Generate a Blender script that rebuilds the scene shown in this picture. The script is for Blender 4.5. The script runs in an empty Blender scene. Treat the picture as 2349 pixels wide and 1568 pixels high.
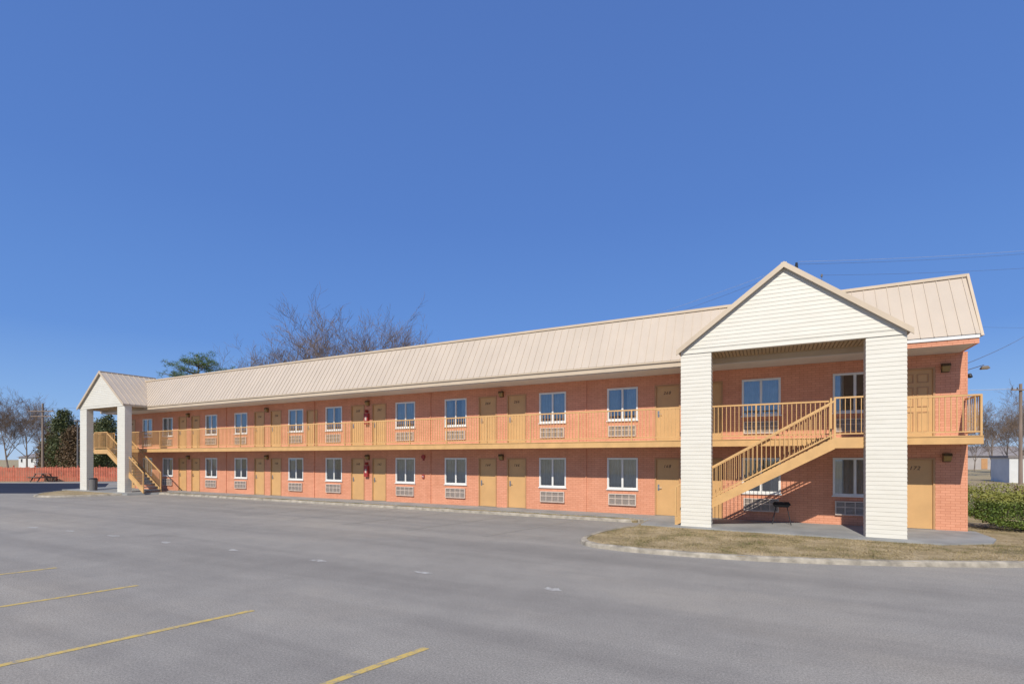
import bpy, math, random
from mathutils import Vector, Matrix
random.seed(7)
C=bpy.context.scene.collection
R=math.radians
# ---------- camera model ----------
S=0.46; K=0.888; F=1141.0; H=2.19
nn=math.hypot(S,K); S/=nn; K/=nn
def G(px,py,z=0.0):
    zc=F*(H-z)/(py-1050.0); t=(px-1174.5)/F
    return Vector((zc*(t*K-S), zc*(t*S+K), z))
def P(px,py,zc):
    t=(px-1174.5)/F
    return Vector((zc*(t*K-S), zc*(t*S+K), H+(1050-py)*zc/F))
def PX(px,Y):
    t=(px-1174.5)/F
    return Y*(t*K-S)/(t*S+K)
# ---------- materials ----------
def newmat(name):
    m=bpy.data.materials.new(name); m.use_nodes=True
    nt=m.node_tree; b=nt.nodes['Principled BSDF']
    return m,nt,b
def N(nt,t,**kw):
    n=nt.nodes.new(t)
    for k,v in kw.items(): setattr(n,k,v)
    return n
def L(nt,a,b): nt.links.new(a,b)
def c4(c): return (c[0],c[1],c[2],1)
def pos(nt,scale=(1,1,1)):
    g=N(nt,'ShaderNodeNewGeometry'); m=N(nt,'ShaderNodeMapping'); m.inputs['Scale'].default_value=scale
    L(nt,g.outputs['Position'],m.inputs['Vector']); return m.outputs['Vector']
def noise(nt,vec,scale,detail=4,rough=.6):
    n=N(nt,'ShaderNodeTexNoise'); n.inputs['Scale'].default_value=scale; n.inputs['Detail'].default_value=detail
    n.inputs['Roughness'].default_value=rough; L(nt,vec,n.inputs['Vector']); return n.outputs['Fac']
def ramp(nt,fac,stops):
    r=N(nt,'ShaderNodeValToRGB'); e=r.color_ramp.elements
    while len(e)<len(stops): e.new(.5)
    for i,(p,c) in enumerate(stops): e[i].position=p; e[i].color=c4(c) if len(c)==3 else c
    L(nt,fac,r.inputs['Fac']); return r.outputs['Color']
def mix(nt,fac,a,b,mode='MIX'):
    m=N(nt,'ShaderNodeMix',data_type='RGBA',blend_type=mode)
    if isinstance(fac,(int,float)): m.inputs[0].default_value=fac
    else: L(nt,fac,m.inputs[0])
    for i,v in ((6,a),(7,b)):
        if isinstance(v,tuple): m.inputs[i].default_value=c4(v)
        else: L(nt,v,m.inputs[i])
    return m.outputs[2]
def bump(nt,b,h,st=.3,dist=.02):
    n=N(nt,'ShaderNodeBump'); n.inputs['Strength'].default_value=st; n.inputs['Distance'].default_value=dist
    L(nt,h,n.inputs['Height']); L(nt,n.outputs['Normal'],b.inputs['Normal'])
def simple(name,col,rough=.6,var=.12,sc=3.0,metal=0,bs=0,stretch=(1,1,1)):
    m,nt,b=newmat(name)
    v=pos(nt,stretch); f=noise(nt,v,sc,5)
    lo=tuple(x*(1-var) for x in col); hi=tuple(min(1,x*(1+var)) for x in col)
    L(nt,ramp(nt,f,[(.3,lo),(.7,hi)]),b.inputs['Base Color'])
    b.inputs['Roughness'].default_value=rough; b.inputs['Metallic'].default_value=metal
    if bs: bump(nt,b,noise(nt,v,sc*12,3),bs,.01)
    return m
M={}
def brickmat():
    m,nt,b=newmat('painted_brick')
    g=N(nt,'ShaderNodeNewGeometry'); s=N(nt,'ShaderNodeSeparateXYZ'); L(nt,g.outputs['Position'],s.inputs[0])
    a=N(nt,'ShaderNodeMath',operation='ADD'); L(nt,s.outputs[0],a.inputs[0]); L(nt,s.outputs[1],a.inputs[1])
    cb=N(nt,'ShaderNodeCombineXYZ'); L(nt,a.outputs[0],cb.inputs[0]); L(nt,s.outputs[2],cb.inputs[1])
    br=N(nt,'ShaderNodeTexBrick'); L(nt,cb.outputs[0],br.inputs['Vector'])
    br.inputs['Scale'].default_value=1; br.inputs['Brick Width'].default_value=.22; br.inputs['Row Height'].default_value=.074
    br.inputs['Mortar Size'].default_value=.006; br.inputs['Mortar Smooth'].default_value=.5; br.inputs['Bias'].default_value=0
    br.inputs['Color1'].default_value=c4((.72,.335,.205)); br.inputs['Color2'].default_value=c4((.66,.295,.175)); br.inputs['Mortar'].default_value=c4((.50,.19,.10))
    f=noise(nt,pos(nt,(.5,.5,1.2)),1.1,6)
    dirt=ramp(nt,f,[(.3,(.90,.88,.86)),(.65,(1.03,1.03,1.03))])
    col=mix(nt,1.0,br.outputs['Color'],dirt,'MULTIPLY')
    gr=noise(nt,pos(nt,(5,5,.5)),1.0,5)
    col=mix(nt,1.0,col,ramp(nt,gr,[(.35,(.94,.92,.9)),(.6,(1,1,1))]),'MULTIPLY')
    L(nt,col,b.inputs['Base Color'])
    b.inputs['Roughness'].default_value=.65; b.inputs['Specular IOR Level'].default_value=.3
    inv=N(nt,'ShaderNodeMath',operation='SUBTRACT'); inv.inputs[0].default_value=1; L(nt,br.outputs['Fac'],inv.inputs[1])
    bump(nt,b,inv.outputs[0],.4,.006)
    return m
M['brick']=brickmat()
def asphalt(name,base,dark=1.0,cracks=True):
    m,nt,b=newmat(name); v=pos(nt)
    big=noise(nt,pos(nt,(.45,1,1)),.22,6,.62); mid=noise(nt,v,1.4,6,.7); fine=noise(nt,v,42,4,.85); grit=noise(nt,v,120,2,.8)
    c=ramp(nt,big,[(.3,tuple(x*.86*dark for x in base)),(.5,tuple(x*1.0*dark for x in base)),(.68,tuple(x*1.14*dark for x in (base[0]*1.03,base[1],base[2]*.95)))])
    c=mix(nt,1.0,c,ramp(nt,mid,[(.25,(.90,.90,.90)),(.75,(1.09,1.09,1.08))]),'MULTIPLY')
    c=mix(nt,1.0,c,ramp(nt,fine,[(.32,(.62,.62,.62)),(.5,(1,1,1)),(.70,(1.42,1.42,1.40))]),'MULTIPLY')
    c=mix(nt,1.0,c,ramp(nt,grit,[(.3,(.7,.7,.7)),(.7,(1.3,1.3,1.3))]),'MULTIPLY')
    tr=noise(nt,pos(nt,(.05,.8,1)),1.0,4,.6)
    c=mix(nt,1.0,c,ramp(nt,tr,[(.35,(.87,.87,.87)),(.55,(1.03,1.03,1.02))]),'MULTIPLY')
    st=noise(nt,v,.55,3,.5)
    c=mix(nt,ramp(nt,st,[(.66,(0,0,0)),(.78,(.35,.35,.35))]),c,(base[0]*.5,base[1]*.5,base[2]*.5))
    L(nt,c,b.inputs['Base Color']); b.inputs['Roughness'].default_value=.9; b.inputs['Specular IOR Level'].default_value=.25
    bump(nt,b,fine,.35,.01); return m
M['asphalt']=asphalt('asphalt',(.292,.272,.245))
M['asphalt_shadow']=asphalt('shadow_toned_asphalt',(.022,.026,.045),1,False)  # navy near-black base colour stands for shade on the asphalt
def ground(name,a,bc,c3,s=.8):
    m,nt,b=newmat(name); v=pos(nt)
    f=noise(nt,v,s,6,.7); g=noise(nt,v,22,4,.8)
    c=ramp(nt,f,[(.32,a),(.5,bc),(.68,c3)])
    c=mix(nt,1.0,c,ramp(nt,g,[(.3,(.55,.55,.5)),(.7,(1.4,1.4,1.4))]),'MULTIPLY')
    L(nt,c,b.inputs['Base Color']); b.inputs['Roughness'].default_value=.95; bump(nt,b,g,.8,.03); return m
M['lawn']=ground('dry_lawn',(.19,.15,.065),(.35,.265,.145),(.47,.37,.23),1.3)
M['field']=ground('dry_field',(.26,.21,.11),(.38,.30,.165),(.46,.36,.22),.15)
M['blade']=ground('grass_blades',(.12,.13,.035),(.33,.26,.13),(.50,.39,.24),1.3)
M['walk']=simple('painted_walk',(.28,.28,.265),.75,.22,1.1,0,.15)
M['curb']=simple('kerb_concrete',(.34,.30,.235),.9,.45,3.5,0,.5)
def siding():
    m,nt,b=newmat('cream_siding'); f=noise(nt,pos(nt,(1,1,6)),1.4,5)
    L(nt,ramp(nt,f,[(.3,(.65,.61,.51)),(.7,(.71,.675,.575))]),b.inputs['Base Color']); b.inputs['Roughness'].default_value=.5; return m
M['siding']=siding()
M['roof']=simple('tan_metal_roof',(.525,.44,.345),.5,.05,1.2,0,0,(1,1,.2))
M['rooftrim']=simple('tan_trim',(.56,.45,.32),.5,.06,2)
M['soffit']=simple('white_soffit',(.64,.60,.53),.6,.05,2)
M['tansoffit']=simple('tan_ribbed_ceiling',(.42,.32,.19),.6,.1,2)
M['tangap']=simple('brown_ceiling_groove',(.20,.14,.08),.6,.1,2)
M['white']=simple('white_vinyl',(.74,.73,.69),.4,.05,3)
M['gold']=simple('ochre_paint',(.62,.37,.145),.5,.1,3)
M['door']=simple('ochre_door_paint',(.59,.345,.14),.5,.08,1.5)
M['doorframe']=simple('brown_door_trim',(.46,.25,.11),.5,.1,3)
M['dark']=simple('dark_room',(.03,.03,.032),.9,.2,2)
M['vent']=simple('vent_grey',(.16,.15,.14),.6,.1,6)
M['louver']=simple('louver_beige',(.58,.48,.40),.5,.1,6)
M['metal']=simple('brushed_metal',(.5,.5,.5),.3,.1,5,1)
M['black']=simple('black_metal',(.02,.02,.022),.5,.2,5)
M['bronze']=simple('bronze_lamp',(.09,.055,.025),.5,.2,9)
M['amber']=simple('amber_glass',(.30,.19,.06),.3,.1,9)
M['red']=simple('red_paint',(.32,.035,.03),.5,.1,5)
M['tread']=simple('grey_tread',(.16,.18,.2),.7,.15,4)
M['ink']=simple('number_ink',(.13,.07,.03),.6,.05,5)
M['bark']=simple('bark',(.20,.155,.12),.9,.3,2)
M['twig']=simple('twigs',(.17,.12,.085),.9,.25,.8)
M['pole']=simple('weathered_pole',(.24,.18,.14),.9,.25,3,0,0,(1,1,.2))
M['wood']=simple('old_wood',(.16,.12,.09),.9,.25,3)
M['fence']=simple('orange_red_fence',(.50,.14,.08),.85,.25,2)
M['wire']=simple('wire_grey',(.13,.17,.26),.6,.1,2)
M['wirelight']=simple('wire_pale',(.5,.52,.56),.5,.1,2)
def paint(name,col,lo,hi,base=(.265,.25,.225)):
    m,nt,b=newmat(name); f=noise(nt,pos(nt),9,8,.8)
    L(nt,mix(nt,ramp(nt,f,[(lo,(0,0,0)),(hi,(1,1,1))]),base,col),b.inputs['Base Color']); b.inputs['Roughness'].default_value=.8; return m
M['yellow']=paint('worn_yellow_paint',(.60,.43,.12),.37,.53)
M['faded']=paint('faded_yellow_paint',(.36,.31,.19),.5,.66)
M['patch']=paint('pale_patch',(.50,.485,.45),.40,.58)
def leaf(name,a,b_,sc=1.2,top=None):
    m,nt,b=newmat(name); f=noise(nt,pos(nt),sc,5,.7)
    c=ramp(nt,f,[(.3,a),(.7,b_)])
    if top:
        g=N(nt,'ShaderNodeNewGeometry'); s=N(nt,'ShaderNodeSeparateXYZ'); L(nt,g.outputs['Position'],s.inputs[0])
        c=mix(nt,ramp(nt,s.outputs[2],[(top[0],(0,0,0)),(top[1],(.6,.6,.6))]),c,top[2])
    L(nt,c,b.inputs['Base Color']); b.inputs['Roughness'].default_value=.65; return m
M['cedar']=leaf('cedar_foliage',(.03,.055,.018),(.12,.125,.035))
M['cedarbrown']=leaf('brown_cedar_foliage',(.06,.045,.02),(.19,.11,.05))
M['pine']=leaf('pine_needles',(.04,.09,.02),(.14,.20,.045))
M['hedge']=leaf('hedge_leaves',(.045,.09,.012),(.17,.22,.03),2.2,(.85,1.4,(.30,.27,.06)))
M['hedgebrown']=leaf('brown_hedge_leaves',(.12,.06,.035),(.22,.11,.06),3)
def curtain():
    m,nt,b=newmat('curtain'); L(nt,ramp(nt,noise(nt,pos(nt),3,3),[(.3,(.50,.50,.45)),(.7,(.68,.67,.62))]),b.inputs['Base Color']); b.inputs['Roughness'].default_value=.9; return m
M['curtain']=curtain()
def glass():
    m,nt,b=newmat('window_glass'); nt.nodes.remove(b); o=nt.nodes['Material Output']
    t=N(nt,'ShaderNodeBsdfTransparent'); t.inputs[0].default_value=(.78,.84,.86,1); g=N(nt,'ShaderNodeBsdfGlossy'); g.inputs['Roughness'].default_value=.02
    g.inputs[0].default_value=(.9,.95,1,1)
    lw=N(nt,'ShaderNodeFresnel'); lw.inputs[0].default_value=1.9
    a=N(nt,'ShaderNodeMath',operation='ADD'); a.inputs[1].default_value=.12; L(nt,lw.outputs[0],a.inputs[0])
    mx=N(nt,'ShaderNodeMixShader'); L(nt,a.outputs[0],mx.inputs[0]); L(nt,t.outputs[0],mx.inputs[1]); L(nt,g.outputs[0],mx.inputs[2]); L(nt,mx.outputs[0],o.inputs[0]); return m
M['glass']=glass()
M['housewhite']=simple('white_wall',(.62,.62,.6),.7,.08,1)
M['housegrey']=simple('grey_wall',(.38,.35,.33),.8,.08,1)
M['shingle']=simple('shingles',(.24,.215,.205),.9,.2,2)
M['blue']=simple('blue_plastic',(.02,.06,.3),.4,.1,3)
# ---------- mesh builder ----------
ORG={}
class MB:
    def __init__(s): s.v=[]; s.f=[]
    def quad(s,*p):
        n=len(s.v); s.v+= [tuple(q) for q in p]; s.f.append(tuple(range(n,n+len(p)))); return s
    def box(s,x0,x1,y0,y1,z0,z1):
        n=len(s.v); s.v+=[(x0,y0,z0),(x1,y0,z0),(x1,y1,z0),(x0,y1,z0),(x0,y0,z1),(x1,y0,z1),(x1,y1,z1),(x0,y1,z1)]
        for f in ((0,3,2,1),(4,5,6,7),(0,1,5,4),(1,2,6,5),(2,3,7,6),(3,0,4,7)): s.f.append(tuple(n+i for i in f))
        return s
    def hexa(s,lo,hi):
        n=len(s.v); k=len(lo); s.v+=[tuple(q) for q in lo]+[tuple(q) for q in hi]
        s.f.append(tuple(n+i for i in reversed(range(k)))); s.f.append(tuple(n+k+i for i in range(k)))
        for i in range(k):
            j=(i+1)%k; s.f.append((n+i,n+j,n+k+j,n+k+i))
        return s
    def tube(s,p,q,r0,r1=None,k=6,cap=True,rot=0):
        p=Vector(p); q=Vector(q); r1=r0 if r1 is None else r1
        d=(q-p)
        if d.length<1e-6: return s
        d.normalize(); a=Vector((0,0,1)) if abs(d.z)<.9 else Vector((0,1,0))
        u=d.cross(a).normalized(); w=d.cross(u).normalized(); n=len(s.v)
        for (c,r) in ((p,r0),(q,r1)):
            for i in range(k):
                t=rot+2*math.pi*i/k; s.v.append(tuple(c+u*(math.cos(t)*r)+w*(math.sin(t)*r)))
        for i in range(k):
            j=(i+1)%k; s.f.append((n+i,n+k+i,n+k+j,n+j))
        if cap: s.f.append(tuple(n+i for i in range(k))); s.f.append(tuple(n+k+i for i in reversed(range(k))))
        return s
    def bar(s,p,q,w): return s.tube(p,q,w*.707,None,4,True,math.pi/4)
    def build(s,name,m,parent=None,smooth=False,loc=None):
        org=Vector((0,0,0))
        if parent is not None: org=ORG.get(parent.name,Vector((0,0,0)))
        elif loc is not None: org=Vector(loc)
        me=bpy.data.meshes.new(name)
        me.from_pydata([(a-org.x,b-org.y,c-org.z) for a,b,c in s.v],[],s.f); me.update()
        me.materials.append(M[m] if isinstance(m,str) else m)
        if smooth:
            for p in me.polygons: p.use_smooth=True
        o=bpy.data.objects.new(name,me); C.objects.link(o)
        if parent is not None: o.parent=parent
        else: o.location=org
        ORG[o.name]=org
        return o
def tag(o,label=None,cat=None,group=None,kind=None):
    if label: o['label']=label
    if cat: o['category']=cat
    if group: o['group']=group
    if kind: o['kind']=kind
    return o
def thing(name,label,cat,loc,group=None):
    o=bpy.data.objects.new(name,None); C.objects.link(o); o.location=loc; o.empty_display_size=.3
    ORG[o.name]=Vector(loc); tag(o,label,cat,group); return o
def struct(name,mb,m,label=None):
    o=mb.build(name,m); o['kind']='structure'; o['label']=label or name.replace('_',' '); o['category']=name.replace('_',' '); return o
def text(s,x,y,z,size,parent,m='ink',name='room_number'):
    cu=bpy.data.curves.new('t','FONT'); cu.body=s; cu.size=size; cu.align_x='CENTER'; cu.align_y='CENTER'; cu.shear=.25; cu.extrude=.003; cu.offset=.0015; cu.space_character=1.2
    o=bpy.data.objects.new('t',cu); C.objects.link(o); bpy.context.view_layer.update()
    me=bpy.data.meshes.new_from_object(o.evaluated_get(bpy.context.evaluated_depsgraph_get()))
    bpy.data.objects.remove(o); me.transform(Matrix.Rotation(R(90),4,'X'))
    org=ORG[parent.name]; me.transform(Matrix.Translation(Vector((x,y,z))-org))
    me.materials.clear(); me.materials.append(M[m]); t=bpy.data.objects.new(name,me); C.objects.link(t); t.parent=parent; return t
# ================= SETTING =================
g=MB(); n=48
g.quad(*[(900*math.cos(2*math.pi*i/n),900*math.sin(2*math.pi*i/n),-.02) for i in range(n)])
struct('ground',g,'field','dry winter grass ground')
a=MB(); a.quad((-95,-30,0),(60,-30,0),(60,20,0),(40,34,0),(12,24,0),(-41,24,0),(-48,30,0),(-95,-10,0))
struct('parking_lot',a,'asphalt','worn grey asphalt parking lot')
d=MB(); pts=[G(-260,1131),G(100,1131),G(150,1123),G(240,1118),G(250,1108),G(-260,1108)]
d.quad(*[(p.x,p.y,.004) for p in pts]); struct('painted_shadow',d,'asphalt_shadow','painted building shadow on the asphalt beyond the left end')  # flat sheet painted as the cast shadow of a building out of view
isl=[(-3.7,15.6),(-4.1,14.7),(-4.38,13.5),(-4.4,12.5),(-4.04,11.88),(-3.38,11.65),(-2.34,11.58),(-.54,11.75),(1.08,12.14),(2.63,12.7),(4.55,13.6),(6.5,14.8),(9,16.6),(14,20.5),(22,27),(30,34)]
def slab(poly,z0,z1):
    m=MB()
    if sum(poly[i][0]*poly[(i+1)%len(poly)][1]-poly[(i+1)%len(poly)][0]*poly[i][1] for i in range(len(poly)))<0: poly=poly[::-1]
    return m.hexa([(x,y,z0) for x,y in poly],[(x,y,z1) for x,y in poly])
struct('lawn',slab(isl+[(30,70),(4,70),(4,19),(-3.7,19)],-.01,.085),'lawn','dry patchy lawn at the right end')
lisl=[(-42.7,17.2),(-39.4,13.9),(-38,13.0),(-36.6,12.5),(-35.4,12.9),(-34.4,14.4),(-33.6,16.9)]
struct('grass_island',slab(lisl+[(-33.4,18),(-42.7,18)],-.01,.085),'lawn','small grass island by far portico')
struct('verge',slab([(-33.6,16.95),(-4.0,16.9),(-3.95,17.3),(-33.6,17.3)],-.01,.08),'lawn','narrow dry grass verge')
def smoothpath(p,k=6):
    out=[]
    for i in range(len(p)-1):
        p0=Vector(p[max(i-1,0)]);p1=Vector(p[i]);p2=Vector(p[i+1]);p3=Vector(p[min(i+2,len(p)-1)])
        for j in range(k):
            t=j/k; out.append(tuple(.5*((2*p1)+(p2-p0)*t+(2*p0-5*p1+4*p2-p3)*t*t+(3*p1-p0-3*p2+p3)*t**3)))
    out.append(tuple(p[-1])); return out
def curb(name,path,w=.14,h=.102,side=1):
    m=MB(); p=[Vector(q) for q in path]; rows=[]
    for i,q in enumerate(p):
        d=(p[min(i+1,len(p)-1)]-p[max(i-1,0)]).normalized(); nrm=Vector((-d.y,d.x))*side
        hh=h+random.uniform(-.008,.006); e=random.uniform(-.010,.010)
        rows.append([(q-nrm*(.03+e),-.01),(q-nrm*(.012+e),hh-.03),(q+nrm*.025,hh),(q+nrm*w,hh),(q+nrm*w,-.01)])
    for i in range(len(rows)-1):
        for j in range(4):
            A=rows[i][j];B=rows[i][j+1];D=rows[i+1][j];E=rows[i+1][j+1]
            m.quad((A[0].x,A[0].y,A[1]),(D[0].x,D[0].y,D[1]),(E[0].x,E[0].y,E[1]),(B[0].x,B[0].y,B[1]))
    for r in (rows[0],rows[-1]): m.quad(*[(q[0].x,q[0].y,q[1]) for q in r])
    return struct(name,m,'curb',name.replace('_',' '))
curb('lawn_kerb',smoothpath(isl))
curb('island_kerb',smoothpath(lisl))
curb('verge_kerb',[(-33.6+i*.6,16.9-.03*i/50) for i in range(49)]+[(-4.5,16.87),(-4.2,16.9),(-3.95,17.05),(-3.85,17.3)])
struct('walkway',slab([(-42.2,17.28),(-3.6,17.28),(-3.6,18.5),(-42.2,18.5)],-.01,.12),'walk','grey painted concrete walkway')
struct('portico_slab',slab([(-3.6,15.75),(3.7,15.45),(4.85,16.2),(5.15,17.0),(5.15,18.5),(-3.598,18.5)],-.01,.123),'walk')
struct('far_portico_slab',slab([(-41.5,15.5),(-33.4,15.5),(-32.6,17.275),(-41.5,17.275)],-.01,.121),'walk')
gm=MB()
def inpoly(x,y,poly):
    c=False; j=len(poly)-1
    for i in range(len(poly)):
        if (poly[i][1]>y)!=(poly[j][1]>y) and x<(poly[j][0]-poly[i][0])*(y-poly[i][1])/(poly[j][1]-poly[i][1])+poly[i][0]: c=not c
        j=i
    return c
LP=isl+[(30,70),(4,70),(4,19),(-3.7,19)]
cnt=0
while cnt<24000:
    x=random.uniform(-4.4,11); y=random.uniform(11.6,21) if random.random()<.3 else random.uniform(11.6,16.5)
    if not inpoly(x,y-.16,LP) or not inpoly(x,y,LP): continue
    if x<5.2 and y>15.6-(0 if x<3.7 else -.6): continue
    if math.sin(x*2.1+y)*math.cos(y*2.7-x*.8)+.6*math.sin(x*5.3-y*3.1)+random.uniform(-1.1,1.1)<-.2: continue
    h=random.uniform(.010,.036); t=random.uniform(0,6.28); w=.008
    gm.quad((x-w*math.cos(t),y-w*math.sin(t),.083),(x+w*math.cos(t),y+w*math.sin(t),.083),(x+random.uniform(-.03,.03),y+random.uniform(-.03,.03),.085+h)); cnt+=1
for i in range(9000):
    x=random.uniform(-33,-4.1); y=random.uniform(17.0,17.27)
    h=random.uniform(.02,.05); t=random.uniform(0,6.28); w=.012
    gm.quad((x-w*math.cos(t),y-w*math.sin(t),.079),(x+w*math.cos(t),y+w*math.sin(t),.079),(x+random.uniform(-.03,.03),y+random.uniform(-.03,.03),.08+h))
tag(gm.build('grass','blade'),'short dry winter grass blades on lawn and verge','grass',kind='stuff')
for i,x in enumerate([-3.52,-6.6,-9.66,-12.66,-15.75]):
    m=MB(); w=.05; y1=4.64; y0=-1.5; dx=.25*(y1-y0)
    m.quad((x-dx-w,y0,.004),(x-dx+w,y0,.004),(x+w,y1,.004),(x-w,y1,.004))
    struct('parking_line',m,'yellow','yellow parking line %d'%(i+1))
for i in range(12):
    m=MB(); x=-6-2.7*i; w=.05
    m.quad((x-1.1-w,12.0,.004),(x-1.1+w,12.0,.004),(x+w,16.7,.004),(x-w,16.7,.004))
    struct('faded_parking_line',m,'faded','faded parking line %d'%(i+1))
for i,(px,py) in enumerate([(1270,1351),(970,1313),(727,1285),(535,1261),(380,1243),(260,1228),(160,1217),(75,1209)]):
    p=G(px,py); m=MB(); n=14; rr=[random.uniform(.5,1.15) for _ in range(n)]
    m.quad(*[(p.x+.24*rr[k]*math.cos(2*math.pi*k/n),p.y+.10*rr[k]*math.sin(2*math.pi*k/n),.004) for k in range(n)])
    struct('pale_patch',m,'patch','pale worn patch on asphalt %d'%(i+1))
# ================= MOTEL =================
D=18.4; FW=17.15; XL=-40.1; XR=4.97; Z0=.12; Z1=2.77; ZC=5.2
B=thing('motel_building','long two storey salmon brick motel with tan metal roof and two gabled porticos','motel',(-17.5,D,0))
cs=[-2.56-7.45*k for k in range(5)]
doors=[];wins=[]
for k,c in enumerate(cs):
    doors+= [(c-1.14,c-.25,168-4*k),(c+.25,c+1.14,170-4*k)]
    wins+= [(c-2.9,c-1.75),(c+1.73,c+2.88)]
doors+=[(3.35,4.25,172),(-39.5,-38.6,150)]; wins+=[(1.75,2.9),(-37.65,-36.5)]
op=[]
for (a0,a1,nr) in doors:
    op.append((a0,a1,Z0,2.19)); op.append((a0,a1,Z1,4.82))
util=(-21.8,-20.95); op.append((util[0],util[1],Z1,4.72))
for (a0,a1) in wins:
    op.append((a0,a1,1.03,2.2)); op.append((a0,a1,3.6,4.81))
xs=sorted(set([XL,XR]+[o[0] for o in op]+[o[1] for o in op])); zs=sorted(set([0,ZC]+[o[2] for o in op]+[o[3] for o in op]))
w=MB()
for i in range(len(xs)-1):
    for j in range(len(zs)-1):
        cx=(xs[i]+xs[i+1])/2; cz=(zs[j]+zs[j+1])/2
        if any(o[0]<cx<o[1] and o[2]<cz<o[3] for o in op): continue
        w.quad((xs[i],D,zs[j]),(xs[i+1],D,zs[j]),(xs[i+1],D,zs[j+1]),(xs[i],D,zs[j+1]))
for (a0,a1,b0,b1) in op:
    y=D+.2
    w.quad((a0,D,b0),(a0,y,b0),(a0,y,b1),(a0,D,b1)); w.quad((a1,y,b0),(a1,D,b0),(a1,D,b1),(a1,y,b1))
    w.quad((a0,D,b1),(a0,y,b1),(a1,y,b1),(a1,D,b1)); w.quad((a0,y,b0),(a0,D,b0),(a1,D,b0),(a1,y,b0))
w.quad((XR,D,0),(XR,28,0),(XR,28,ZC),(XR,D,ZC)); w.quad((XL,28,0),(XL,D,0),(XL,D,ZC),(XL,28,ZC)); w.quad((XR,28,0),(XL,28,0),(XL,28,ZC),(XR,28,ZC))
w.build('wall','brick',B)
MB().box(XL+.1,XR-.1,D+.5,D+.6,0,ZC-.05).build('interior_partition','dark',B)
def door(a0,a1,z0,z1,num,panel=False):
    f=MB(); fr=.05
    y0=D-.02;y1=D+.1
    f.box(a0,a0+fr,y0,y1,z0,z1); f.box(a1-fr,a1,y0,y1,z0,z1); f.box(a0+fr,a1-fr,y0,y1,z1-fr,z1)
    d=MB(); d.box(a0+fr,a1-fr,D+.03,D+.075,z0+.015,z1-fr)
    o=d.build('door','door',B)
    f.build('door_frame','doorframe',o)
    h=MB(); hx=a0+.13 ; hz=z0+1.0
    h.box(hx-.03,hx+.03,D+.018,D+.03,hz-.1,hz+.12); h.tube((hx,D+.02,hz),(hx,D-.03,hz),.012); h.tube((hx,D-.03,hz),(hx+.12,D-.03,hz),.011)
    h.build('handle','metal',o)
    MB().box(a0,a1,D-.04,D+.03,z0-.001,z0+.014).build('threshold','vent',o)
    if panel:
        p=MB(); W=a1-a0-2*fr; cw=W*.34
        for cx in (a0+fr+W*.28,a1-fr-W*.28):
            for (q0,q1) in ((.18,.78),(.92,1.5),(1.62,1.88)):
                for (u0,u1,v0,v1) in ((cx-cw/2,cx+cw/2,q0,q0+.025),(cx-cw/2,cx+cw/2,q1-.025,q1),(cx-cw/2,cx-cw/2+.025,q0+.025,q1-.025),(cx+cw/2-.025,cx+cw/2,q0+.025,q1-.025)):
                    p.box(u0,u1,D+.012,D+.03,z0+v0,z0+v1)
        p.build('panel_moulding','doorframe',o)
    if num: text(str(num),(a0+a1)/2-.02,D+.027,z1-.3,.15,o)
    return o
for (a0,a1,nr) in doors:
    door(a0,a1,Z0,2.19,nr)
    door(a0,a1,Z1,4.82,None if nr==172 else nr+100, nr==172)
door(util[0],util[1],Z1,4.72,None)
def window(a0,a1,z0,z1,up):
    f=MB(); t=.05; y0=D-.025; y1=D+.06
    f.box(a0,a1,y0,y1,z0,z0+t); f.box(a0,a1,y0,y1,z1-t,z1); f.box(a0,a0+t,y0,y1,z0+t,z1-t); f.box(a1-t,a1,y0,y1,z0+t,z1-t)
    xm=(a0+a1)/2
    o=f.build('window','white',B)
    s=MB(); s.box(xm-.022,xm+.022,y0+.012,y1-.01,z0+t,z1-t)
    for (u0,u1) in ((a0+t,xm-.022),(xm+.022,a1-t)):
        q=.014
        s.box(u0,u0+q,D,D+.04,z0+t,z1-t); s.box(u1-q,u1,D,D+.04,z0+t,z1-t); s.box(u0+q,u1-q,D,D+.04,z0+t,z0+t+q); s.box(u0+q,u1-q,D,D+.04,z1-t-q,z1-t)
    s.build('sash','white',o)
    for (u0,u1) in ((a0+t,xm-.024),(xm+.024,a1-t)):
        e=random.uniform(-.004,.004)
        MB().quad((u0,D+.02,z0+t),(u1,D+.02+e,z0+t),(u1,D+.02+e*.5,z1-t),(u0,D+.02-e*.6,z1-t)).build('pane','glass',o)
    MB().box(a0-.03,a1+.03,D-.05,D-.0255,z0-.04,z0-.002).build('sill','white',o)
    W=a1-a0
    if random.random()<.3: parts=[(a0-.02,a1+.02)]
    else:
        l=random.uniform(.25,.6)*W; r=random.uniform(.2,min(.45,.94-l/W))*W; parts=[(a0-.02,a0+l),(a1-r,a1+.02)]
    for (u0,u1) in parts:
        c=MB(); n=int((u1-u0)/.022)+2; ph=random.uniform(0,6); row=[]
        for i in range(n):
            x=u0+(u1-u0)*i/(n-1); y=D+.13+.035*math.sin(x*48+ph+1.5*math.sin(x*7+ph)); row.append((x,y))
        for i in range(n-1):
            c.quad((row[i][0],row[i][1],z0-.05),(row[i+1][0],row[i+1][1],z0-.05),(row[i+1][0],row[i+1][1],z1+.02),(row[i][0],row[i][1],z1+.02))
        c.build('curtain','curtain',o,True)
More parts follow.
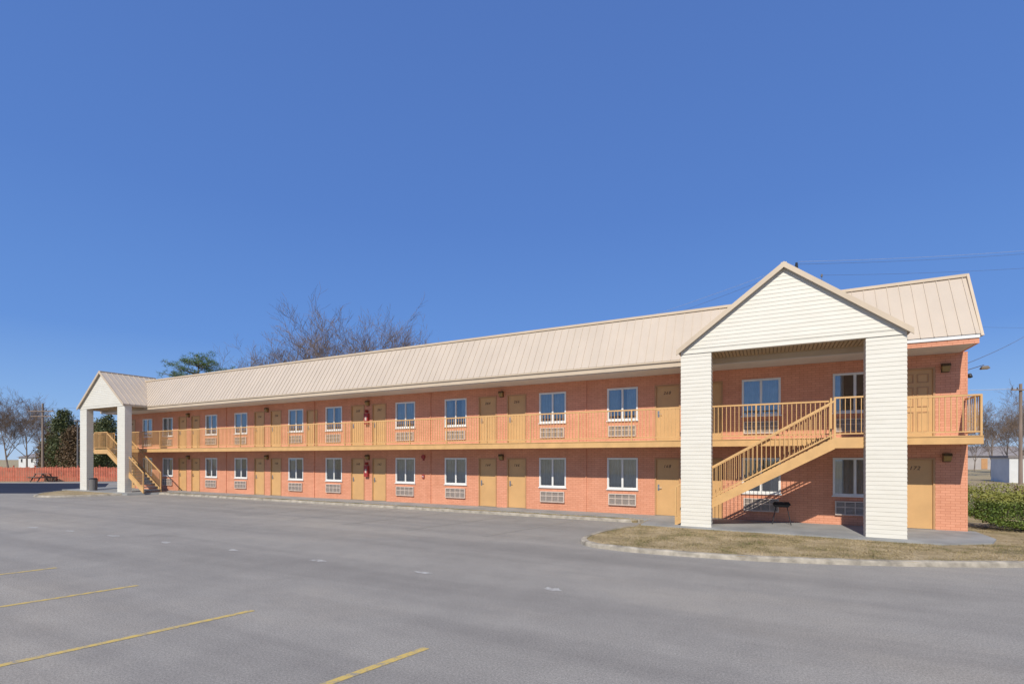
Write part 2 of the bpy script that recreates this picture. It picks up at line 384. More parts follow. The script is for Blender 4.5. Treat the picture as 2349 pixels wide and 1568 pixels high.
def acunit(cx,z0,z1):
    a0=cx-.52;a1=cx+.52; y=D
    o=MB().box(a0+.015,a1-.015,y-.03,y+.05,z0+.015,z1-.015).build('air_conditioner','vent',B)
    f=MB(); t=.035
    f.box(a0,a1,y-.075,y-.001,z0,z0+t); f.box(a0,a1,y-.075,y-.001,z1-t,z1); f.box(a0,a0+t,y-.075,y-.001,z0+t,z1-t); f.box(a1-t,a1,y-.075,y-.001,z0+t,z1-t)
    zm=(z0+z1)/2+.03; f.box(a0+t,a1-t,y-.068,y-.031,zm-.015,zm+.015)
    for k in range(1,4):
        x=a0+(a1-a0)*k/4; f.box(x-.012,x+.012,y-.066,y-.031,z0+t,zm-.015); f.box(x-.012,x+.012,y-.066,y-.031,zm+.015,z1-t)
    f.build('sleeve_frame','louver',o)
    l=MB(); n=9
    for k in range(n):
        z=z0+t+.012+(z1-z0-2*t-.02)*k/n; l.box(a0+t,a1-t,y-.052,y-.031,z,z+.012)
    l.build('louvers','louver',o)
for (a0,a1) in wins:
    window(a0,a1,1.03,2.2,False); window(a0,a1,3.6,4.81,True)
    acunit((a0+a1)/2,.43,.86); acunit((a0+a1)/2,3.0,3.4)
sx0,sx1=-41.4,XR-.02
MB().box(sx0,sx1,FW+.06,D-.002,2.6,2.75).build('upper_walkway','soffit',B)
MB().box(sx0,sx1,FW,FW+.055,2.56,2.76).box(sx0,sx1,FW-.02,FW+.055,2.76,2.785).box(sx1-.05,sx1,FW+.055,D-.003,2.56,2.76).box(sx0,sx0+.05,FW+.055,D-.003,2.56,2.76).build('walkway_fascia','gold',B)
X0,X1=-40.3,4.90; E=(17.08,5.43); T=(18.2,7.28)
prof=[(E[0],E[1]),(T[0],T[1]),(27.2,7.28),(28.3,5.43)]
r=MB(); r.hexa([(X0,y,z) for y,z in prof],[(X1,y,z) for y,z in prof])
dy=T[0]-E[0];dz=T[1]-E[1];ln=math.hypot(dy,dz); nx,nz=-dz/ln,dy/ln
x=X1-.12
while x>X0:
    hw=.008;h=.02
    a_=(E[0],E[1]);b_=T
    lo=[(x-hw,a_[0],a_[1]),(x+hw,a_[0],a_[1]),(x+hw,a_[0]+nx*h,a_[1]+nz*h),(x-hw,a_[0]+nx*h,a_[1]+nz*h)]
    hi=[(x-hw,b_[0],b_[1]),(x+hw,b_[0],b_[1]),(x+hw,b_[0]+nx*h,b_[1]+nz*h),(x-hw,b_[0]+nx*h,b_[1]+nz*h)]
    r.hexa(lo,hi); x-=.285
ro=r.build('roof','roof',B)
tr=MB(); tr.box(X0-.02,X1+.02,T[0]-.07,T[0]+.2,T[1]-.04,T[1]+.045)
for xx in (X0-.03,X1-.03):
    tr.hexa([(xx,E[0]-.05,E[1]-.06),(xx+.06,E[0]-.05,E[1]-.06),(xx+.06,E[0]+.12,E[1]-.06),(xx,E[0]+.12,E[1]-.06)],[(xx,T[0]-.05,T[1]+.05),(xx+.06,T[0]-.05,T[1]+.05),(xx+.06,T[0]+.12,T[1]+.05),(xx,T[0]+.12,T[1]+.05)])
tr.build('ridge_cap','rooftrim',ro)
MB().box(X0,3.14,17.1,17.15,5.21,5.425).box(X0,3.14,17.055,17.099,5.37,5.42).build('fascia','rooftrim',ro)
MB().box(3.15,X1-.02,17.1,17.15,5.33,5.425).build('fascia','white',ro)
MB().box(3.15,X1-.04,17.13,17.2,5.19,5.329).box(X1-.10,X1-.04,17.2,D-.01,5.19,5.42).build('eave_beam','brick',ro)
MB().box(X0,X1-.11,17.151,D+.02,5.185,5.205).build('soffit','soffit',ro)
cd=MB()
for x in (-6.3,-13.7,-21.2,-28.6): cd.box(x-.02,x+.02,D-.035,D-.001,.12,2.55); cd.box(x-.02,x+.02,D-.035,D-.001,2.78,5.18)
cd.build('conduit','brick',B)
def railing(p0,p1,parent,posts=(True,True),h=1.06,sp=.118,bw=.020):
    p0=Vector(p0);p1=Vector(p1); up=Vector((0,0,1)); m=MB()
    m.bar(p0+up*h,p1+up*h,.046); m.bar(p0+up*.1,p1+up*.1,.032)
    d=p1-p0; hl=math.hypot(d.x,d.y); n=max(1,int(hl/sp))
    for i in range(1,n):
        q=p0+d*(i/n); m.bar(q+up*.1,q+up*h,bw)
    o=m.build('railing','gold',parent)
    if parent is B:
        for k,q in enumerate((p0,p1)):
            if posts[k]: MB().bar(q-up*.02,q+up*(h+.01),.045).build('post','gold',o)
    return o
def run(x0,x1):
    n=max(1,round((x1-x0)/1.9))
    for i in range(n): railing((x0+(x1-x0)*i/n,FW+.03,2.785),(x0+(x1-x0)*(i+1)/n,FW+.03,2.785),B,(True,i==n-1))
run(-37.1,1.56); run(2.95,4.91); run(-41.35,-38.6)
railing((4.91,FW+.03,2.785),(4.91,D-.05,2.785),B,(False,False))
railing((-41.35,FW+.03,2.785),(-41.35,D,2.785),B,(False,True))
def stair(xt,xb,lx,sgn):
    y0,y1=16.1,17.1
    st=MB().box(min(xt,lx),max(xt,lx),y0+.05,FW-.003,2.55,2.73).build('staircase','tread',B)
    fa=MB(); fa.box(min(xt,lx),max(xt,lx),y0,y0+.05,2.46,2.75); fa.box(lx-.03,lx+.03,y0+.05,FW-.004,2.46,2.745)
    nst=14; rise=(2.75-.12)/(nst+1); runx=(xb-xt)/nst
    tm=MB()
    for i in range(nst):
        z=2.75-rise*(i+1); a_=xt+runx*i; b_=a_+runx*1.1
        tm.box(min(a_,b_),max(a_,b_),y0+.05,y1-.05,z-.04,z)
    tm.build('treads','tread',st)
    for y in (y0,y1-.05):
        fa.hexa([(xt,y,2.44),(xt,y+.05,2.44),(xt,y+.05,2.752),(xt,y,2.752)],[(xb,y,.10),(xb,y+.05,.10),(xb,y+.05,.36),(xb,y,.36)])
    fa.build('stringers','gold',st)
    for y in (y0+.025,y1-.025):
        o=railing((xt,y,2.75),(xb,y,.30),st,h=1.0,bw=.015); o.name='stair_railing'
    o=railing((xt,y0+.025,2.75),(lx,y0+.025,2.75),st,h=1.08,bw=.016); o.name='landing_railing'
    o=railing((lx,y0+.025,2.75),(lx,FW,2.75),st,h=1.08,bw=.016); o.name='landing_railing'
    pm=MB()
    for (x,y,z) in ((xt,y0+.025,2.5),(xt,y1-.025,2.75),(xb,y0+.025,.12),(xb,y1-.025,.12),(lx,y0+.025,2.5)):
        pm.bar((x,y,z),(x,y,z+ (1.35 if z==2.5 else 1.18)),.05)
    pm.build('newel_posts','gold',st)
stair(1.58,-2.6,2.9,1)
stair(-37.1,-32.95,-38.7,-1)
def portico(cx):
    hw=2.76; yf=15.9; dep=.36; zb=.115; zt=5.5; zo=5.35; zp=7.56; ov=.11; hz=5.46
    xl=cx-hw;xr=cx+hw; cw=.86; slope=(zp-hz)/(hw+.08)
    back=19.0
    def col(x0,x1,zlow,ztop,y0,y1,mb):
        z=zlow; st=.114
        while z<ztop-1e-4:
            z2=min(z+st,ztop); o=.008
            lo=[(x0-o,y0-o,z),(x1+o,y0-o,z),(x1+o,y1+o,z),(x0-o,y1+o,z)]; hi=[(x0,y0,z2),(x1,y0,z2),(x1,y1,z2),(x0,y1,z2)]
            mb.hexa(lo,hi); z=z2
    rf=MB()
    th=.07
    for s in (-1,1):
        xe=cx+s*(hw+.08)
        lo=[(xe,yf-ov,hz-th),(xe,yf-ov,hz),(cx,yf-ov,zp+.06),(cx,yf-ov,zp+.06-th)]
        hi=[(x_,back,z_) for x_,_,z_ in lo]
        if s==1: lo,hi=lo[::-1],hi[::-1]
        rf.hexa(lo,hi)
        L_=math.hypot(hw+.08,zp+.06-hz); nxx=s*(zp+.06-hz)/L_; nzz=(hw+.08)/L_
        y=yf+.2
        while y<back:
            h=.028; q=.01
            rf.hexa([(xe,y-q,hz),(xe,y+q,hz),(xe+nxx*h,y+q,hz+nzz*h),(xe+nxx*h,y-q,hz+nzz*h)],
                    [(cx,y-q,zp+.06),(cx,y+q,zp+.06),(cx+nxx*h,y+q,zp+.06+nzz*h),(cx+nxx*h,y-q,zp+.06+nzz*h)]); y+=.305
    R0=rf.build('portico','roof',B)
    t=MB()
    for s in (-1,1):
        xe=cx+s*(hw+.12); lo=[(xe,yf-ov-.04,hz-.15),(xe,yf-ov-.04,hz+.01),(xe,yf-ov-.003,hz+.01),(xe,yf-ov-.003,hz-.15)]
        hi=[(cx,y_,z_+zp+.06-hz+.03) for x_,y_,z_ in lo]
        t.hexa(lo,hi)
    t.box(cx-.07,cx+.07,yf-ov,back,zp+.04,zp+.09)
    t.build('rake_trim','rooftrim',R0)
    for (x0,x1) in ((xl,xl+cw),(xr-cw,xr)):
        m=MB(); col(x0+.0,x1,zb,zo+.06,yf,yf+dep,m); c_o=m.build('column','siding',R0)
    gm=MB(); z=zo; st=.114
    while z<zp-.05:
        z2=min(z+st,zp-.02)
        def hx(zz): return min(hw,(zp+.0-zz)/slope) if zz>hz else hw
        a_=hx(z);b_=hx(z2); o=.009
        gm.hexa([(cx-a_,yf-.02-o,z),(cx+a_,yf-.02-o,z),(cx+a_,yf+.06,z),(cx-a_,yf+.06,z)],[(cx-b_,yf-.02,z2),(cx+b_,yf-.02,z2),(cx+b_,yf+.06,z2),(cx-b_,yf+.06,z2)])
        z=z2
    gm.build('gable_siding','siding',R0)
    bm=MB()
    for x_ in (xl,xr-.1): bm.box(x_,x_+.1,yf+dep+.015,17.09,5.33,5.44)
    bm.box(xl+cw+.015,xr-cw-.015,yf+.061,yf+.12,5.345,5.42)
    bm.build('beam','siding',R0)
    MB().box(xl+.1,xr-.1,yf+.121,17.1,5.375,5.39).build('ceiling','tangap',R0)
    cm=MB(); x=xl+.12
    while x<xr-.2: cm.box(x,x+.075,yf+.121,17.1,5.355,5.374); x+=.1
    cm.build('ceiling_slats','tansoffit',R0)
    bt=MB(); bt.quad((cx-hw,back-.02,hz),(cx+hw,back-.02,hz),(cx,back-.02,zp)); bt.build('back_gable','siding',R0)
    cb=MB()
    cb.box(xl-.02,xr+.02,yf-.038,yf-.032,zt-.012,zt+.006)
    cb.build('band_board','siding',R0)
portico(.35); portico(-37.3)
def lamp(x,z,label):
    t=thing('wall_lamp',label,'wall lamp',(x,D,z),'wall lamps beside the motel doors')
    m=MB(); m.box(x-.09,x+.09,D-.03,D-.001,z-.12,z+.12); m.hexa([(x-.1,D-.18,z+.05),(x+.1,D-.18,z+.05),(x+.1,D-.03,z+.05),(x-.1,D-.03,z+.05)],[(x-.1,D-.12,z+.13),(x+.1,D-.12,z+.13),(x+.1,D-.03,z+.13),(x-.1,D-.03,z+.13)])
    m.build('housing','bronze',t)
    MB().hexa([(x-.08,D-.11,z-.1),(x+.08,D-.11,z-.1),(x+.08,D-.031,z-.1),(x-.08,D-.031,z-.1)],[(x-.09,D-.16,z+.049),(x+.09,D-.16,z+.049),(x+.09,D-.031,z+.049),(x-.09,D-.031,z+.049)]).build('lens','amber',t)
for k,c in enumerate(cs):
    lamp(c,2.22,'small bronze wall lamp between ground floor doors %d and %d'%(168-4*k,170-4*k))
    lamp(c,4.86,'small bronze wall lamp between upper doors %d and %d'%(268-4*k,270-4*k))
lamp(4.5,2.2,'bronze wall lamp right of ground floor door 172'); lamp(4.47,4.76,'bronze wall lamp right of the panelled upper door')
t=thing('flood_light','bronze flood light on an arm off the right end wall','flood light',(5.42,18.7,4.77))
MB().tube((4.96,18.9,4.7),(5.42,18.75,4.84),.009).build('arm','bronze',t)
MB().hexa([(5.33,18.65,4.73),(5.53,18.65,4.73),(5.53,18.83,4.73),(5.33,18.83,4.73)],[(5.37,18.68,4.80),(5.49,18.68,4.80),(5.49,18.8,4.80),(5.37,18.8,4.80)]).build('lamp_head','bronze',t)
MB().box(5.35,5.51,18.66,18.82,4.715,4.729).build('lens','amber',t)
t=thing('flood_light','small round lamp fixed on the edge of the right end wall','flood light',(5.05,18.6,4.55))
MB().tube((4.96,18.6,4.55),(5.06,18.6,4.55),.02).build('arm','black',t)
MB().tube((5.06,18.6,4.58),(5.07,18.56,4.49),.045,.055,10).build('lamp_head','black',t)
for z,lab in ((4.1,'red fire extinguisher cabinet on the upper floor wall'),(1.55,'red fire extinguisher cabinet on the ground floor wall')):
    x=-17.5; t=thing('fire_extinguisher_cabinet',lab,'fire extinguisher',(x,D,z))
    MB().box(x-.12,x+.12,D-.14,D-.001,z-.27,z+.27).build('case','red',t)
    MB().box(x-.05,x+.05,D-.146,D-.141,z-.08,z+.1).build('glazed_front','louver',t)
    MB().hexa([(x+.0,D-.001,z+.31),(x+.04,D-.001,z+.31),(x+.04,D-.2,z+.31),(x,D-.2,z+.31)],[(x+.0,D-.001,z+.44),(x+.04,D-.001,z+.44),(x+.04,D-.2,z+.44),(x,D-.2,z+.44)]).build('projecting_sign','red',t)
xx=PX(972,D)
for z,lab in ((2.25,'small round red fire bell on the lower wall'),(1.35,'small red alarm pull box below the fire bell')):
    t=thing('fire_alarm',lab,'fire alarm',(xx,D,z))
    if z>2: MB().tube((xx,D-.001,z),(xx,D-.08,z),.1,.09,14).build('bell','red',t); MB().box(xx-.05,xx+.05,D-.02,D-.001,z-.17,z-.101).build('back_box','red',t)
    else: MB().box(xx-.06,xx+.06,D-.06,D-.001,z-.08,z+.08).build('case','red',t); MB().box(xx-.04,xx+.04,D-.075,D-.061,z-.02,z+.01).build('lever','white',t)
gx,gy=.33,17.75; t=thing('charcoal_grill','small black charcoal grill with splayed legs under the near staircase','grill',(gx,gy,.12))
m=MB(); m.hexa([(gx-.18,gy-.12,.66),(gx+.18,gy-.12,.66),(gx+.18,gy+.12,.66),(gx-.18,gy+.12,.66)],[(gx-.25,gy-.16,.74),(gx+.25,gy-.16,.74),(gx+.25,gy+.16,.74),(gx-.25,gy+.16,.74)]); m.build('bowl','black',t)
m=MB(); m.hexa([(gx-.25,gy-.16,.75),(gx+.25,gy-.16,.75),(gx+.25,gy+.16,.75),(gx-.25,gy+.16,.75)],[(gx-.2,gy-.1,.82),(gx+.2,gy-.1,.82),(gx+.2,gy+.1,.82),(gx-.2,gy+.1,.82)]).tube((gx-.08,gy-.18,.79),(gx+.08,gy-.18,.79),.01); m.build('lid','black',t)
for a_ in (-1,1):
    for b_ in (-1,1): MB().tube((gx+a_*.15,gy+b_*.1,.67),(gx+a_*.26,gy+b_*.17,.123),.012).build('leg','black',t)
p=G(214,1124,.12); t=thing('trash_can','dark round trash can beside the leftmost portico column','trash can',p)
m=MB()
m.tube(p,p+Vector((0,0,.72)),.2,.23,16).build('drum','vent',t); MB().tube(p+Vector((0,0,.72)),p+Vector((0,0,.8)),.24,.16,16).build('lid','black',t)
# ================= TREES =================
def perp(d):
    a_=Vector((random.gauss(0,1),random.gauss(0,1),random.gauss(0,1))); q=a_-d*a_.dot(d); return q.normalized()
def bare(seed,h,maxd=5,spread=1.0,rmin=.0095,dens=.5,trunk=.6,lowest=1):
    random.seed(seed); T_=MB();C_=MB()
    def br(p,d,Ln,r,dep):
        mb=T_ if dep<=1 else C_
        n=5 if dep==0 else (4 if dep==1 else (3 if dep<maxd else 2))
        for i in range(n):
            d=(d+perp(d)*random.uniform(0,.07 if dep==0 else (.13 if dep<2 else .2))+Vector((0,0,.07))).normalized()
            q=p+d*(Ln/n); r2=r*(1-.17*(5/n)); mb.tube(p,q,r,r2,6 if dep==0 else (4 if dep<3 else 3),False)
            if dep<maxd and (i>=(lowest if dep==0 else 1) or dep>1):
                for _ in range(2 if (dep<2 or random.random()<dens) else 1):
                    ang=random.uniform(R(20),R(48))*spread; e=(d*math.cos(ang)+perp(d)*math.sin(ang)).normalized()
                    if e.z<.05: e.z=abs(e.z)*.4+.1
                    e.normalize()
                    br(q,e,Ln*random.uniform(.5,.7) if dep else Ln*random.uniform(.5,.78),max(r2*.6,rmin),dep+1)
            p=q;r=max(r2,rmin)
    br(Vector((0,0,0)),Vector((0,0,1)),h*trunk,h*.017,0)
    zz=sorted(v[2] for v in C_.v); zmax=zz[int(len(zz)*.992)-1]; s=h/zmax
    for mb in (T_,C_): mb.v=[(a*s,b*s,c*s) for a,b,c in mb.v]
    up=[v for v in C_.v if v[2]>h*.45]; ox=sum(v[0] for v in up)/len(up); oy=sum(v[1] for v in up)/len(up)
    for mb in (T_,C_): mb.v=[(a-ox*(c/h)*1.3,b-oy*(c/h)*1.3,c) for a,b,c in mb.v]
    return T_,C_
protos=[]
def tree_inst(proto,loc,sc,rz,label,group):
    T_,C_=proto; t=thing('bare_tree',label,'tree',loc,group); t.scale=(sc,sc,sc); t.rotation_euler=(0,0,rz)
    for nm,me in (('trunk',T_),('crown',C_)):
        o=bpy.data.objects.new(nm,me); C.objects.link(o); o.parent=t
def mk(mb,name,m):
    me=bpy.data.meshes.new(name); me.from_pydata(mb.v,[],mb.f); me.materials.append(M[m]); return me
for sd in (3,11,23,42):
    T_,C_=bare(sd,10); protos.append((mk(T_,'bare_trunk','bark'),mk(C_,'bare_crown','twig')))
for sd in (8,19):
    T_,C_=bare(sd,10,5,.95,.0085,.3,.66,1); protos.append((mk(T_,'tall_bare_trunk','bark'),mk(C_,'tall_bare_crown','twig')))
for sd in (31,):
    T_,C_=bare(sd,10,5,1.05,.0085,.3,.6); protos.append((mk(T_,'thin_bare_trunk','bark'),mk(C_,'thin_bare_crown','twig')))
random.seed(5)
bt=[
(803,706,44,'tall bare tree behind the roof, left one of the tallest pair',4),(866,714,45,'tall bare tree behind the roof, right one of the tallest pair',5),
(920,762,60,'bare tree behind the roof, rightmost of the row',6),(728,774,70,'bare tree behind the roof just left of the tallest pair',6),(655,768,72,'spreading bare tree behind the roof, second from the left',1),(580,795,76,'small bare tree behind the roof, nearest the pine',6),
(20,905,80,'bare tree in the far left corner of the lot',0),(62,908,86,'bare tree just left of the wooden utility pole',1),(95,935,92,'bare tree behind the wooden utility pole',2),(-25,900,75,'bare tree cut by the left edge of the photo',3),(155,945,98,'bare tree behind the brown evergreen',2),
(2275,905,60,'tall bare tree right of the motel end',0),(2310,940,75,'bare tree in front of the grey house at right',1),(2345,915,70,'bare tree behind the pole at the right edge',2),(2235,955,85,'bare tree showing just past the motel end wall',3),(2375,925,62,'bare tree cut by the right edge of the photo',0)]
for i,(px,py,zc,lab,k) in enumerate(bt):
    p=P(px,py,zc); tree_inst(protos[k],(p.x,p.y,0),p.z/10,random.uniform(0,6.28),lab,'bare winter trees')
def tri(mb,c,s):
    a_=Vector((random.gauss(0,1),random.gauss(0,1),random.gauss(0,1))).normalized(); b_=perp(a_)
    mb.quad(c+a_*s,c+b_*s*.5,c-b_*s*.45)
def cedar(px,topy,zc,wid,label,m):
    p=P(px,topy,zc); h=p.z; base=Vector((p.x,p.y,0)); t=thing('evergreen_tree',label,'tree',base,'evergreen trees')
    MB().tube(base,base+Vector((0,0,h*.9)),.16,.03,7).build('trunk','bark',t)
    mb=MB(); lumps=[(random.uniform(0,6.28),random.uniform(.05,.95),random.uniform(.7,1.25)) for _ in range(60)]
    for (a_,u,k) in lumps:
        z=h*(.06+.92*u); rad=wid*(1-u)**.75*k*(.9 if u>.12 else .7)+.15
        tip=base+Vector((math.cos(a_)*rad,math.sin(a_)*rad,z+rad*.25)); root=base+Vector((0,0,z-rad*.2))
        for _ in range(170):
            s=random.random()**.6; q=root.lerp(tip,s); sp=.12+.38*(1-s*.5)*min(1,rad); q+=Vector((random.gauss(0,sp),random.gauss(0,sp),random.gauss(0,sp*.8)))
            tri(mb,q,random.uniform(.1,.22))
    mb.build('crown',m,t)
cedar(148,932,62,2.3,'brown green pointed evergreen left of the far portico','cedar')
cedar(172,975,60,2.0,'low brown evergreen just left of the far portico column','cedarbrown')
cedar(120,990,64,1.6,'small brown evergreen right of the wooden utility pole','cedarbrown')
cedar(245,945,58,2.6,'dark evergreen seen between the far portico columns','cedar')
cedar(215,962,60,2.0,'evergreen seen behind the far portico, left half','cedarbrown')
def pine(px,topy,zc,label):
    p=P(px,topy,zc); h=p.z; base=Vector((p.x,p.y,0)); t=thing('pine_tree',label,'tree',base)
    tm=MB(); tm.tube(base,base+Vector((0,0,h*.97)),.28,.05,8); mb=MB()
    for i in range(75):
        u=random.uniform(.55,1); a_=random.uniform(0,6.28); Ln=8.4*(1-u)**.5*random.uniform(.5,1.1)+.9; z=h*u*.96
        root=base+Vector((0,0,z)); tip=root+Vector((math.cos(a_)*Ln,math.sin(a_)*Ln,random.uniform(.2,1.2)))
        tm.tube(root,tip,.05,.015,4)
        nk=6+int(Ln)
        for k in range(nk):
            q=root.lerp(tip,.25+.75*k/(nk-1))+Vector((random.gauss(0,.33),random.gauss(0,.33),random.gauss(0,.12)))
            for _ in range(22):
                d_=Vector((random.gauss(0,1),random.gauss(0,1),random.gauss(.35,.7))).normalized(); b_=perp(d_)
                e=q+d_*random.uniform(.05,.2); mb.quad(e,e+b_*.04,e+d_*.36)
    tm.build('trunk','bark',t); mb.build('crown','pine',t)
pine(455,818,60,'dark green pine tree rising behind the motel roof')
def hedge(c,rx,ry,h,m,label,n=9000,s=.06):
    t=thing('shrub',label,'shrub',(c[0],c[1],.085)); mb=MB(); st=MB()
    for k in range(10):
        st.tube((c[0],c[1],.05),(c[0]+random.uniform(-.6,.6)*rx,c[1]+random.uniform(-.6,.6)*ry,h*.7),.015,.006,4)
    for _ in range(n):
        while 1:
            u=Vector((random.uniform(-1,1),random.uniform(-1,1),random.uniform(-1,1)))
            r_=(abs(u.x)**2.6+abs(u.y)**2.6+abs(u.z)**2.6)**(1/2.6)
            if .55<r_<1: break
        u*= (1+.12*math.sin(u.x*5+c[0]*3)*math.cos(u.y*6)+.12*math.sin(u.z*7+u.x*4)+random.gauss(0,.04))
        tri(mb,Vector((c[0]+u.x*rx,c[1]+u.y*ry,.1+h*.5+u.z*h*.5)),random.uniform(.6,1.2)*s)
    st.build('stems','bark',t); mb.build('foliage',m,t)
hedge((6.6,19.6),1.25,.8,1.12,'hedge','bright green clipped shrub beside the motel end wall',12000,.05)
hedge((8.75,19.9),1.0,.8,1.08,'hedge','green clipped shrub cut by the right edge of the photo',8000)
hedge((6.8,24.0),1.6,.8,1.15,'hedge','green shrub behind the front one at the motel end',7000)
hedge((9.2,24.6),1.3,.8,1.15,'hedgebrown','reddish brown shrub at the right edge of the photo',7000)
# ================= BACKGROUND =================
A=G(-120,1103); Bp=G(275,1103); t=thing('fence','red orange slatted fence across the far left side of the lot','fence',(A+Bp)/2)
d_=(Bp-A); n=int(d_.length/.16); m=MB()
for i in range(n):
    q=A+d_*(i/n); e=d_.normalized()*.055; hh=1.32+random.uniform(-.05,.05)
    m.hexa([q-e,q+e,q+e+Vector((0,.02,0)),q-e+Vector((0,.02,0))],[q-e+Vector((0,0,hh)),q+e+Vector((0,0,hh)),q+e+Vector((0,.02,hh)),q-e+Vector((0,.02,hh))])
m.build('slats','fence',t)
m=MB()
for z in (.4,1.1): m.bar(A+Vector((0,.05,z)),Bp+Vector((0,.05,z)),.06)
m.build('rails','fence',t)
for i in range(9):
    q=A+d_*(i/8)+Vector((0,.1,0)); MB().bar(q,q+Vector((0,0,1.5)),.09).build('post','fence',t)
p=G(98,1104); t=thing('picnic_table','dark wooden picnic table in front of the red fence','picnic table',p)
def bx(m,x0,x1,y0,y1,z0,z1): return m.box(p.x+x0,p.x+x1,p.y+y0,p.y+y1,z0,z1)
m=MB()
for k in range(5): bx(m,-.95,.95,-.38+.155*k,-.38+.155*k+.14,.72,.76)
m.build('tabletop','wood',t)
for s in (-1,1): bx(MB(),-.95,.95,s*.72-.13,s*.72+.13,.42,.46).build('bench','wood',t)
for s in (-.7,.7):
    m=MB()
    for q in (-1,1): m.bar((p.x+s,p.y+q*.65,0),(p.x+s,p.y+q*.25,.72),.08)
    m.bar((p.x+s+.06,p.y-.8,.39),(p.x+s+.06,p.y+.8,.39),.08); m.build('leg','wood',t)
def house(px,zc,w_,dp,hw_,hr,m,label,rot=0):
    p=P(px,1050,zc); x,y=p.x,p.y; t=thing('house',label,'house',(x,y,0))
    MB().box(x-w_/2,x+w_/2,y,y+dp,0,hw_).build('wall',m,t)
    MB().hexa([(x-w_/2-.3,y-.4,hw_),(x-w_/2-.3,y+dp/2,hw_+hr),(x-w_/2-.3,y+dp+.4,hw_)],[(x+w_/2+.3,y-.4,hw_),(x+w_/2+.3,y+dp/2,hw_+hr),(x+w_/2+.3,y+dp+.4,hw_)]).build('roof','shingle',t)
    for k in (-.3,.3):
        o=MB().box(x+k*w_-.55,x+k*w_+.55,y-.05,y-.001,1.1,2.1).build('window','white',t)
        MB().box(x+k*w_-.45,x+k*w_+.45,y-.06,y-.051,1.2,2.0).build('pane','dark',o)
    MB().box(x-.45,x+.45,y-.05,y-.001,.1,2.1).build('door','doorframe',t)
house(62,115,9,8,2.4,1.2,'housewhite','small white house beyond the red fence')
house(2258,95,11,8,2.6,1.9,'housegrey','grey house behind bare trees right of the motel')
p=P(2352,1050,42); t=thing('shed','white flat sided shed at the right edge of the photo','shed',(p.x,p.y,0))
MB().box(p.x-1.0,p.x+3.5,p.y,p.y+4,0,2.2).build('wall','housewhite',t); MB().box(p.x-1.1,p.x+3.6,p.y-.1,p.y+4.1,2.201,2.4).build('roof','shingle',t)
MB().box(p.x+.2,p.x+1.2,p.y-.04,p.y-.001,.1,2).build('door','white',t)
p=G(2309,1097,.085); t=thing('barrel','blue and white barrel on the lawn near the white shed','barrel',p)
MB().tube(p,p+Vector((0,0,.35)),.28,None,14).build('lower_band','housewhite',t); MB().tube(p+Vector((0,0,.351)),p+Vector((0,0,.9)),.29,None,14).build('drum','blue',t)
def upole(p,h,label,arms,r=.14,m='pole',dirv=Vector((1,0,0))):
    t=thing('utility_pole',label,'utility pole',p)
    p=Vector(p); MB().tube(p,p+Vector((0,0,h)),r,r*.7,9).build('pole',m,t)
    for dz,wd in arms:
        q=p+Vector((0,-r,h-dz)); o=MB().bar(q-dirv*wd/2,q+dirv*wd/2,.1).build('crossarm',m,t)
        for k in (-.45,-.2,.2,.45):
            e=q+dirv*wd*k; MB().tube(e+Vector((0,0,.05)),e+Vector((0,0,.2)),.05,.03,7).build('insulator','black',o)
    return t
c_=Vector((K,S,0))
pL=P(98,925,58); upole((pL.x,pL.y,0),pL.z,'brown wooden utility pole with crossarms at far left',[(.9,3.0),(1.5,2.4)],dirv=c_)
pM=P(1827,606,28); tp=upole((pM.x,pM.y,0),pM.z,'dark utility pole tip above the near portico roof',[],r=.09)
q=P(1827,608,28)
MB().tube(q+Vector((0,-.05,-.35)),q+Vector((0,-.05,.12)),.10,.06,8).build('pole_cap','black',tp)
pN=P(1885,630,30); t=thing('vent_pipe','thin pipe with a small cap above the roof right of the portico peak','pipe',(pN.x,pN.y,0))
MB().tube((pN.x,pN.y,0),(pN.x,pN.y,pN.z-.1),.02).build('pipe','wire',t); MB().tube((pN.x,pN.y,pN.z-.12),(pN.x,pN.y,pN.z+.03),.06,.05,8).build('cap','vent',t)
pR=P(2341,880,40); upole((pR.x,pR.y,0),pR.z,'wooden utility pole at the right edge of the photo',[(.5,1.6)],dirv=c_)
p=P(178,965,50); t=thing('street_lamp','slim grey lamp pole left of the far portico','street lamp',(p.x,p.y,0))
MB().tube((p.x,p.y,0),(p.x,p.y,p.z),.09,.05,8).build('pole','vent',t); MB().hexa([(p.x-.5,p.y-.15,p.z-.05),(p.x+.15,p.y-.15,p.z-.05),(p.x+.15,p.y+.15,p.z-.05),(p.x-.5,p.y+.15,p.z-.05)],[(p.x-.4,p.y-.1,p.z+.12),(p.x+.1,p.y-.1,p.z+.12),(p.x+.1,p.y+.1,p.z+.12),(p.x-.4,p.y+.1,p.z+.12)]).build('lamp_head','vent',t)
def wire(a_,b_,sag,label,m='wire',r=.008):
    mb=MB(); n=16; pr=None
    for i in range(n+1):
        t=i/n; q=a_.lerp(b_,t)-Vector((0,0,sag*4*t*(1-t)))
        if pr is not None: mb.tube(pr,q,r,None,4,False)
        pr=q
    tag(mb.build('wire',m),label,'wire')
wire(P(1829,600,28),P(2700,540,34),.3,'uppermost wire right of the dark pole tip','wirelight')
wire(P(1829,606,28),P(2700,548,34),.3,'second wire right of the dark pole tip')
wire(P(1885,631,30),P(2700,585,36),.3,'lowest wire leading right from the small capped pipe')
wire(P(1825,606,28),P(900,835,75),2.0,'upper wire running left from the dark pole down behind the roof','wirelight')
wire(P(1825,614,28),P(900,850,75),2.2,'lower wire running left from the dark pole down behind the roof')
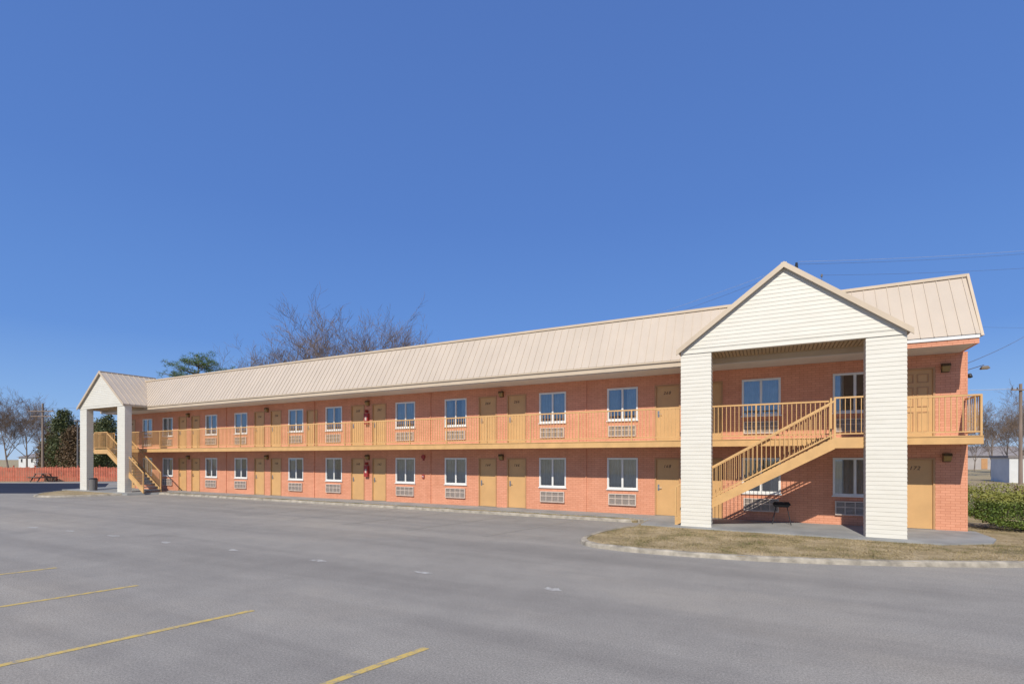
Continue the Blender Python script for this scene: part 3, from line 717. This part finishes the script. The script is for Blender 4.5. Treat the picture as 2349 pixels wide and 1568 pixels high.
wire(Vector((5.0,18.9,4.9)),P(2500,650,30),.5,'service wire rising right from the motel end wall',r=.011)
wire(P(2200,748,45),P(2600,745,45),.2,'thin wire crossing sky right of the roof eave')
wire(P(2120,893,42),P(2341,890,40),.1,'pale double wire reaching the right utility pole','wirelight',.02)
wire(P(98,935,58),P(500,905,75),.6,'upper wire right of the left utility pole')
wire(P(98,935,58),P(-400,905,60),.6,'wire left of the left utility pole')
# ================= LIGHT / SKY / CAMERA =================
w=bpy.data.worlds.new('World'); bpy.context.scene.world=w; w.use_nodes=True; nt=w.node_tree
bg=nt.nodes['Background']; sk=nt.nodes.new('ShaderNodeTexSky'); sk.sky_type='NISHITA'; sk.sun_disc=False
sk.sun_elevation=R(41.8); sk.sun_rotation=R(173.7); sk.air_density=1.0; sk.dust_density=.2; sk.ozone_density=3.0; sk.altitude=300
tc=N(nt,'ShaderNodeTexCoord'); sp=N(nt,'ShaderNodeSeparateXYZ'); L(nt,tc.outputs['Generated'],sp.inputs[0])
gr=ramp(nt,sp.outputs[2],[(0,(3.6,5.2,7.6)),(.08,(2.1,3.9,7.3)),(.2,(1.15,2.65,6.5)),(.42,(.88,2.05,5.6)),(.7,(.78,1.72,4.85)),(1,(.5,1.2,3.4))])
mx=mix(nt,.88,sk.outputs[0],gr)
L(nt,mx,bg.inputs[0]); bg.inputs[1].default_value=.11
sun=bpy.data.lights.new('sun','SUN'); sun.energy=4.5; sun.angle=R(.5); sun.color=(1,.945,.85)
so=bpy.data.objects.new('sun',sun); C.objects.link(so); so.rotation_euler=Vector((-.11,1,-.9)).to_track_quat('-Z','Y').to_euler()
cam=bpy.data.cameras.new('camera'); cam.sensor_width=36; cam.lens=F/2349*36; cam.shift_y=(1050-784)/2349; cam.clip_end=3000; cam.clip_start=.05
co=bpy.data.objects.new('camera',cam); C.objects.link(co); co.location=(0,0,H); co.rotation_euler=(R(90),0,math.atan2(S,K)); bpy.context.scene.camera=co
vs=bpy.context.scene.view_settings; vs.view_transform='Standard'; vs.look='None'; vs.exposure=0
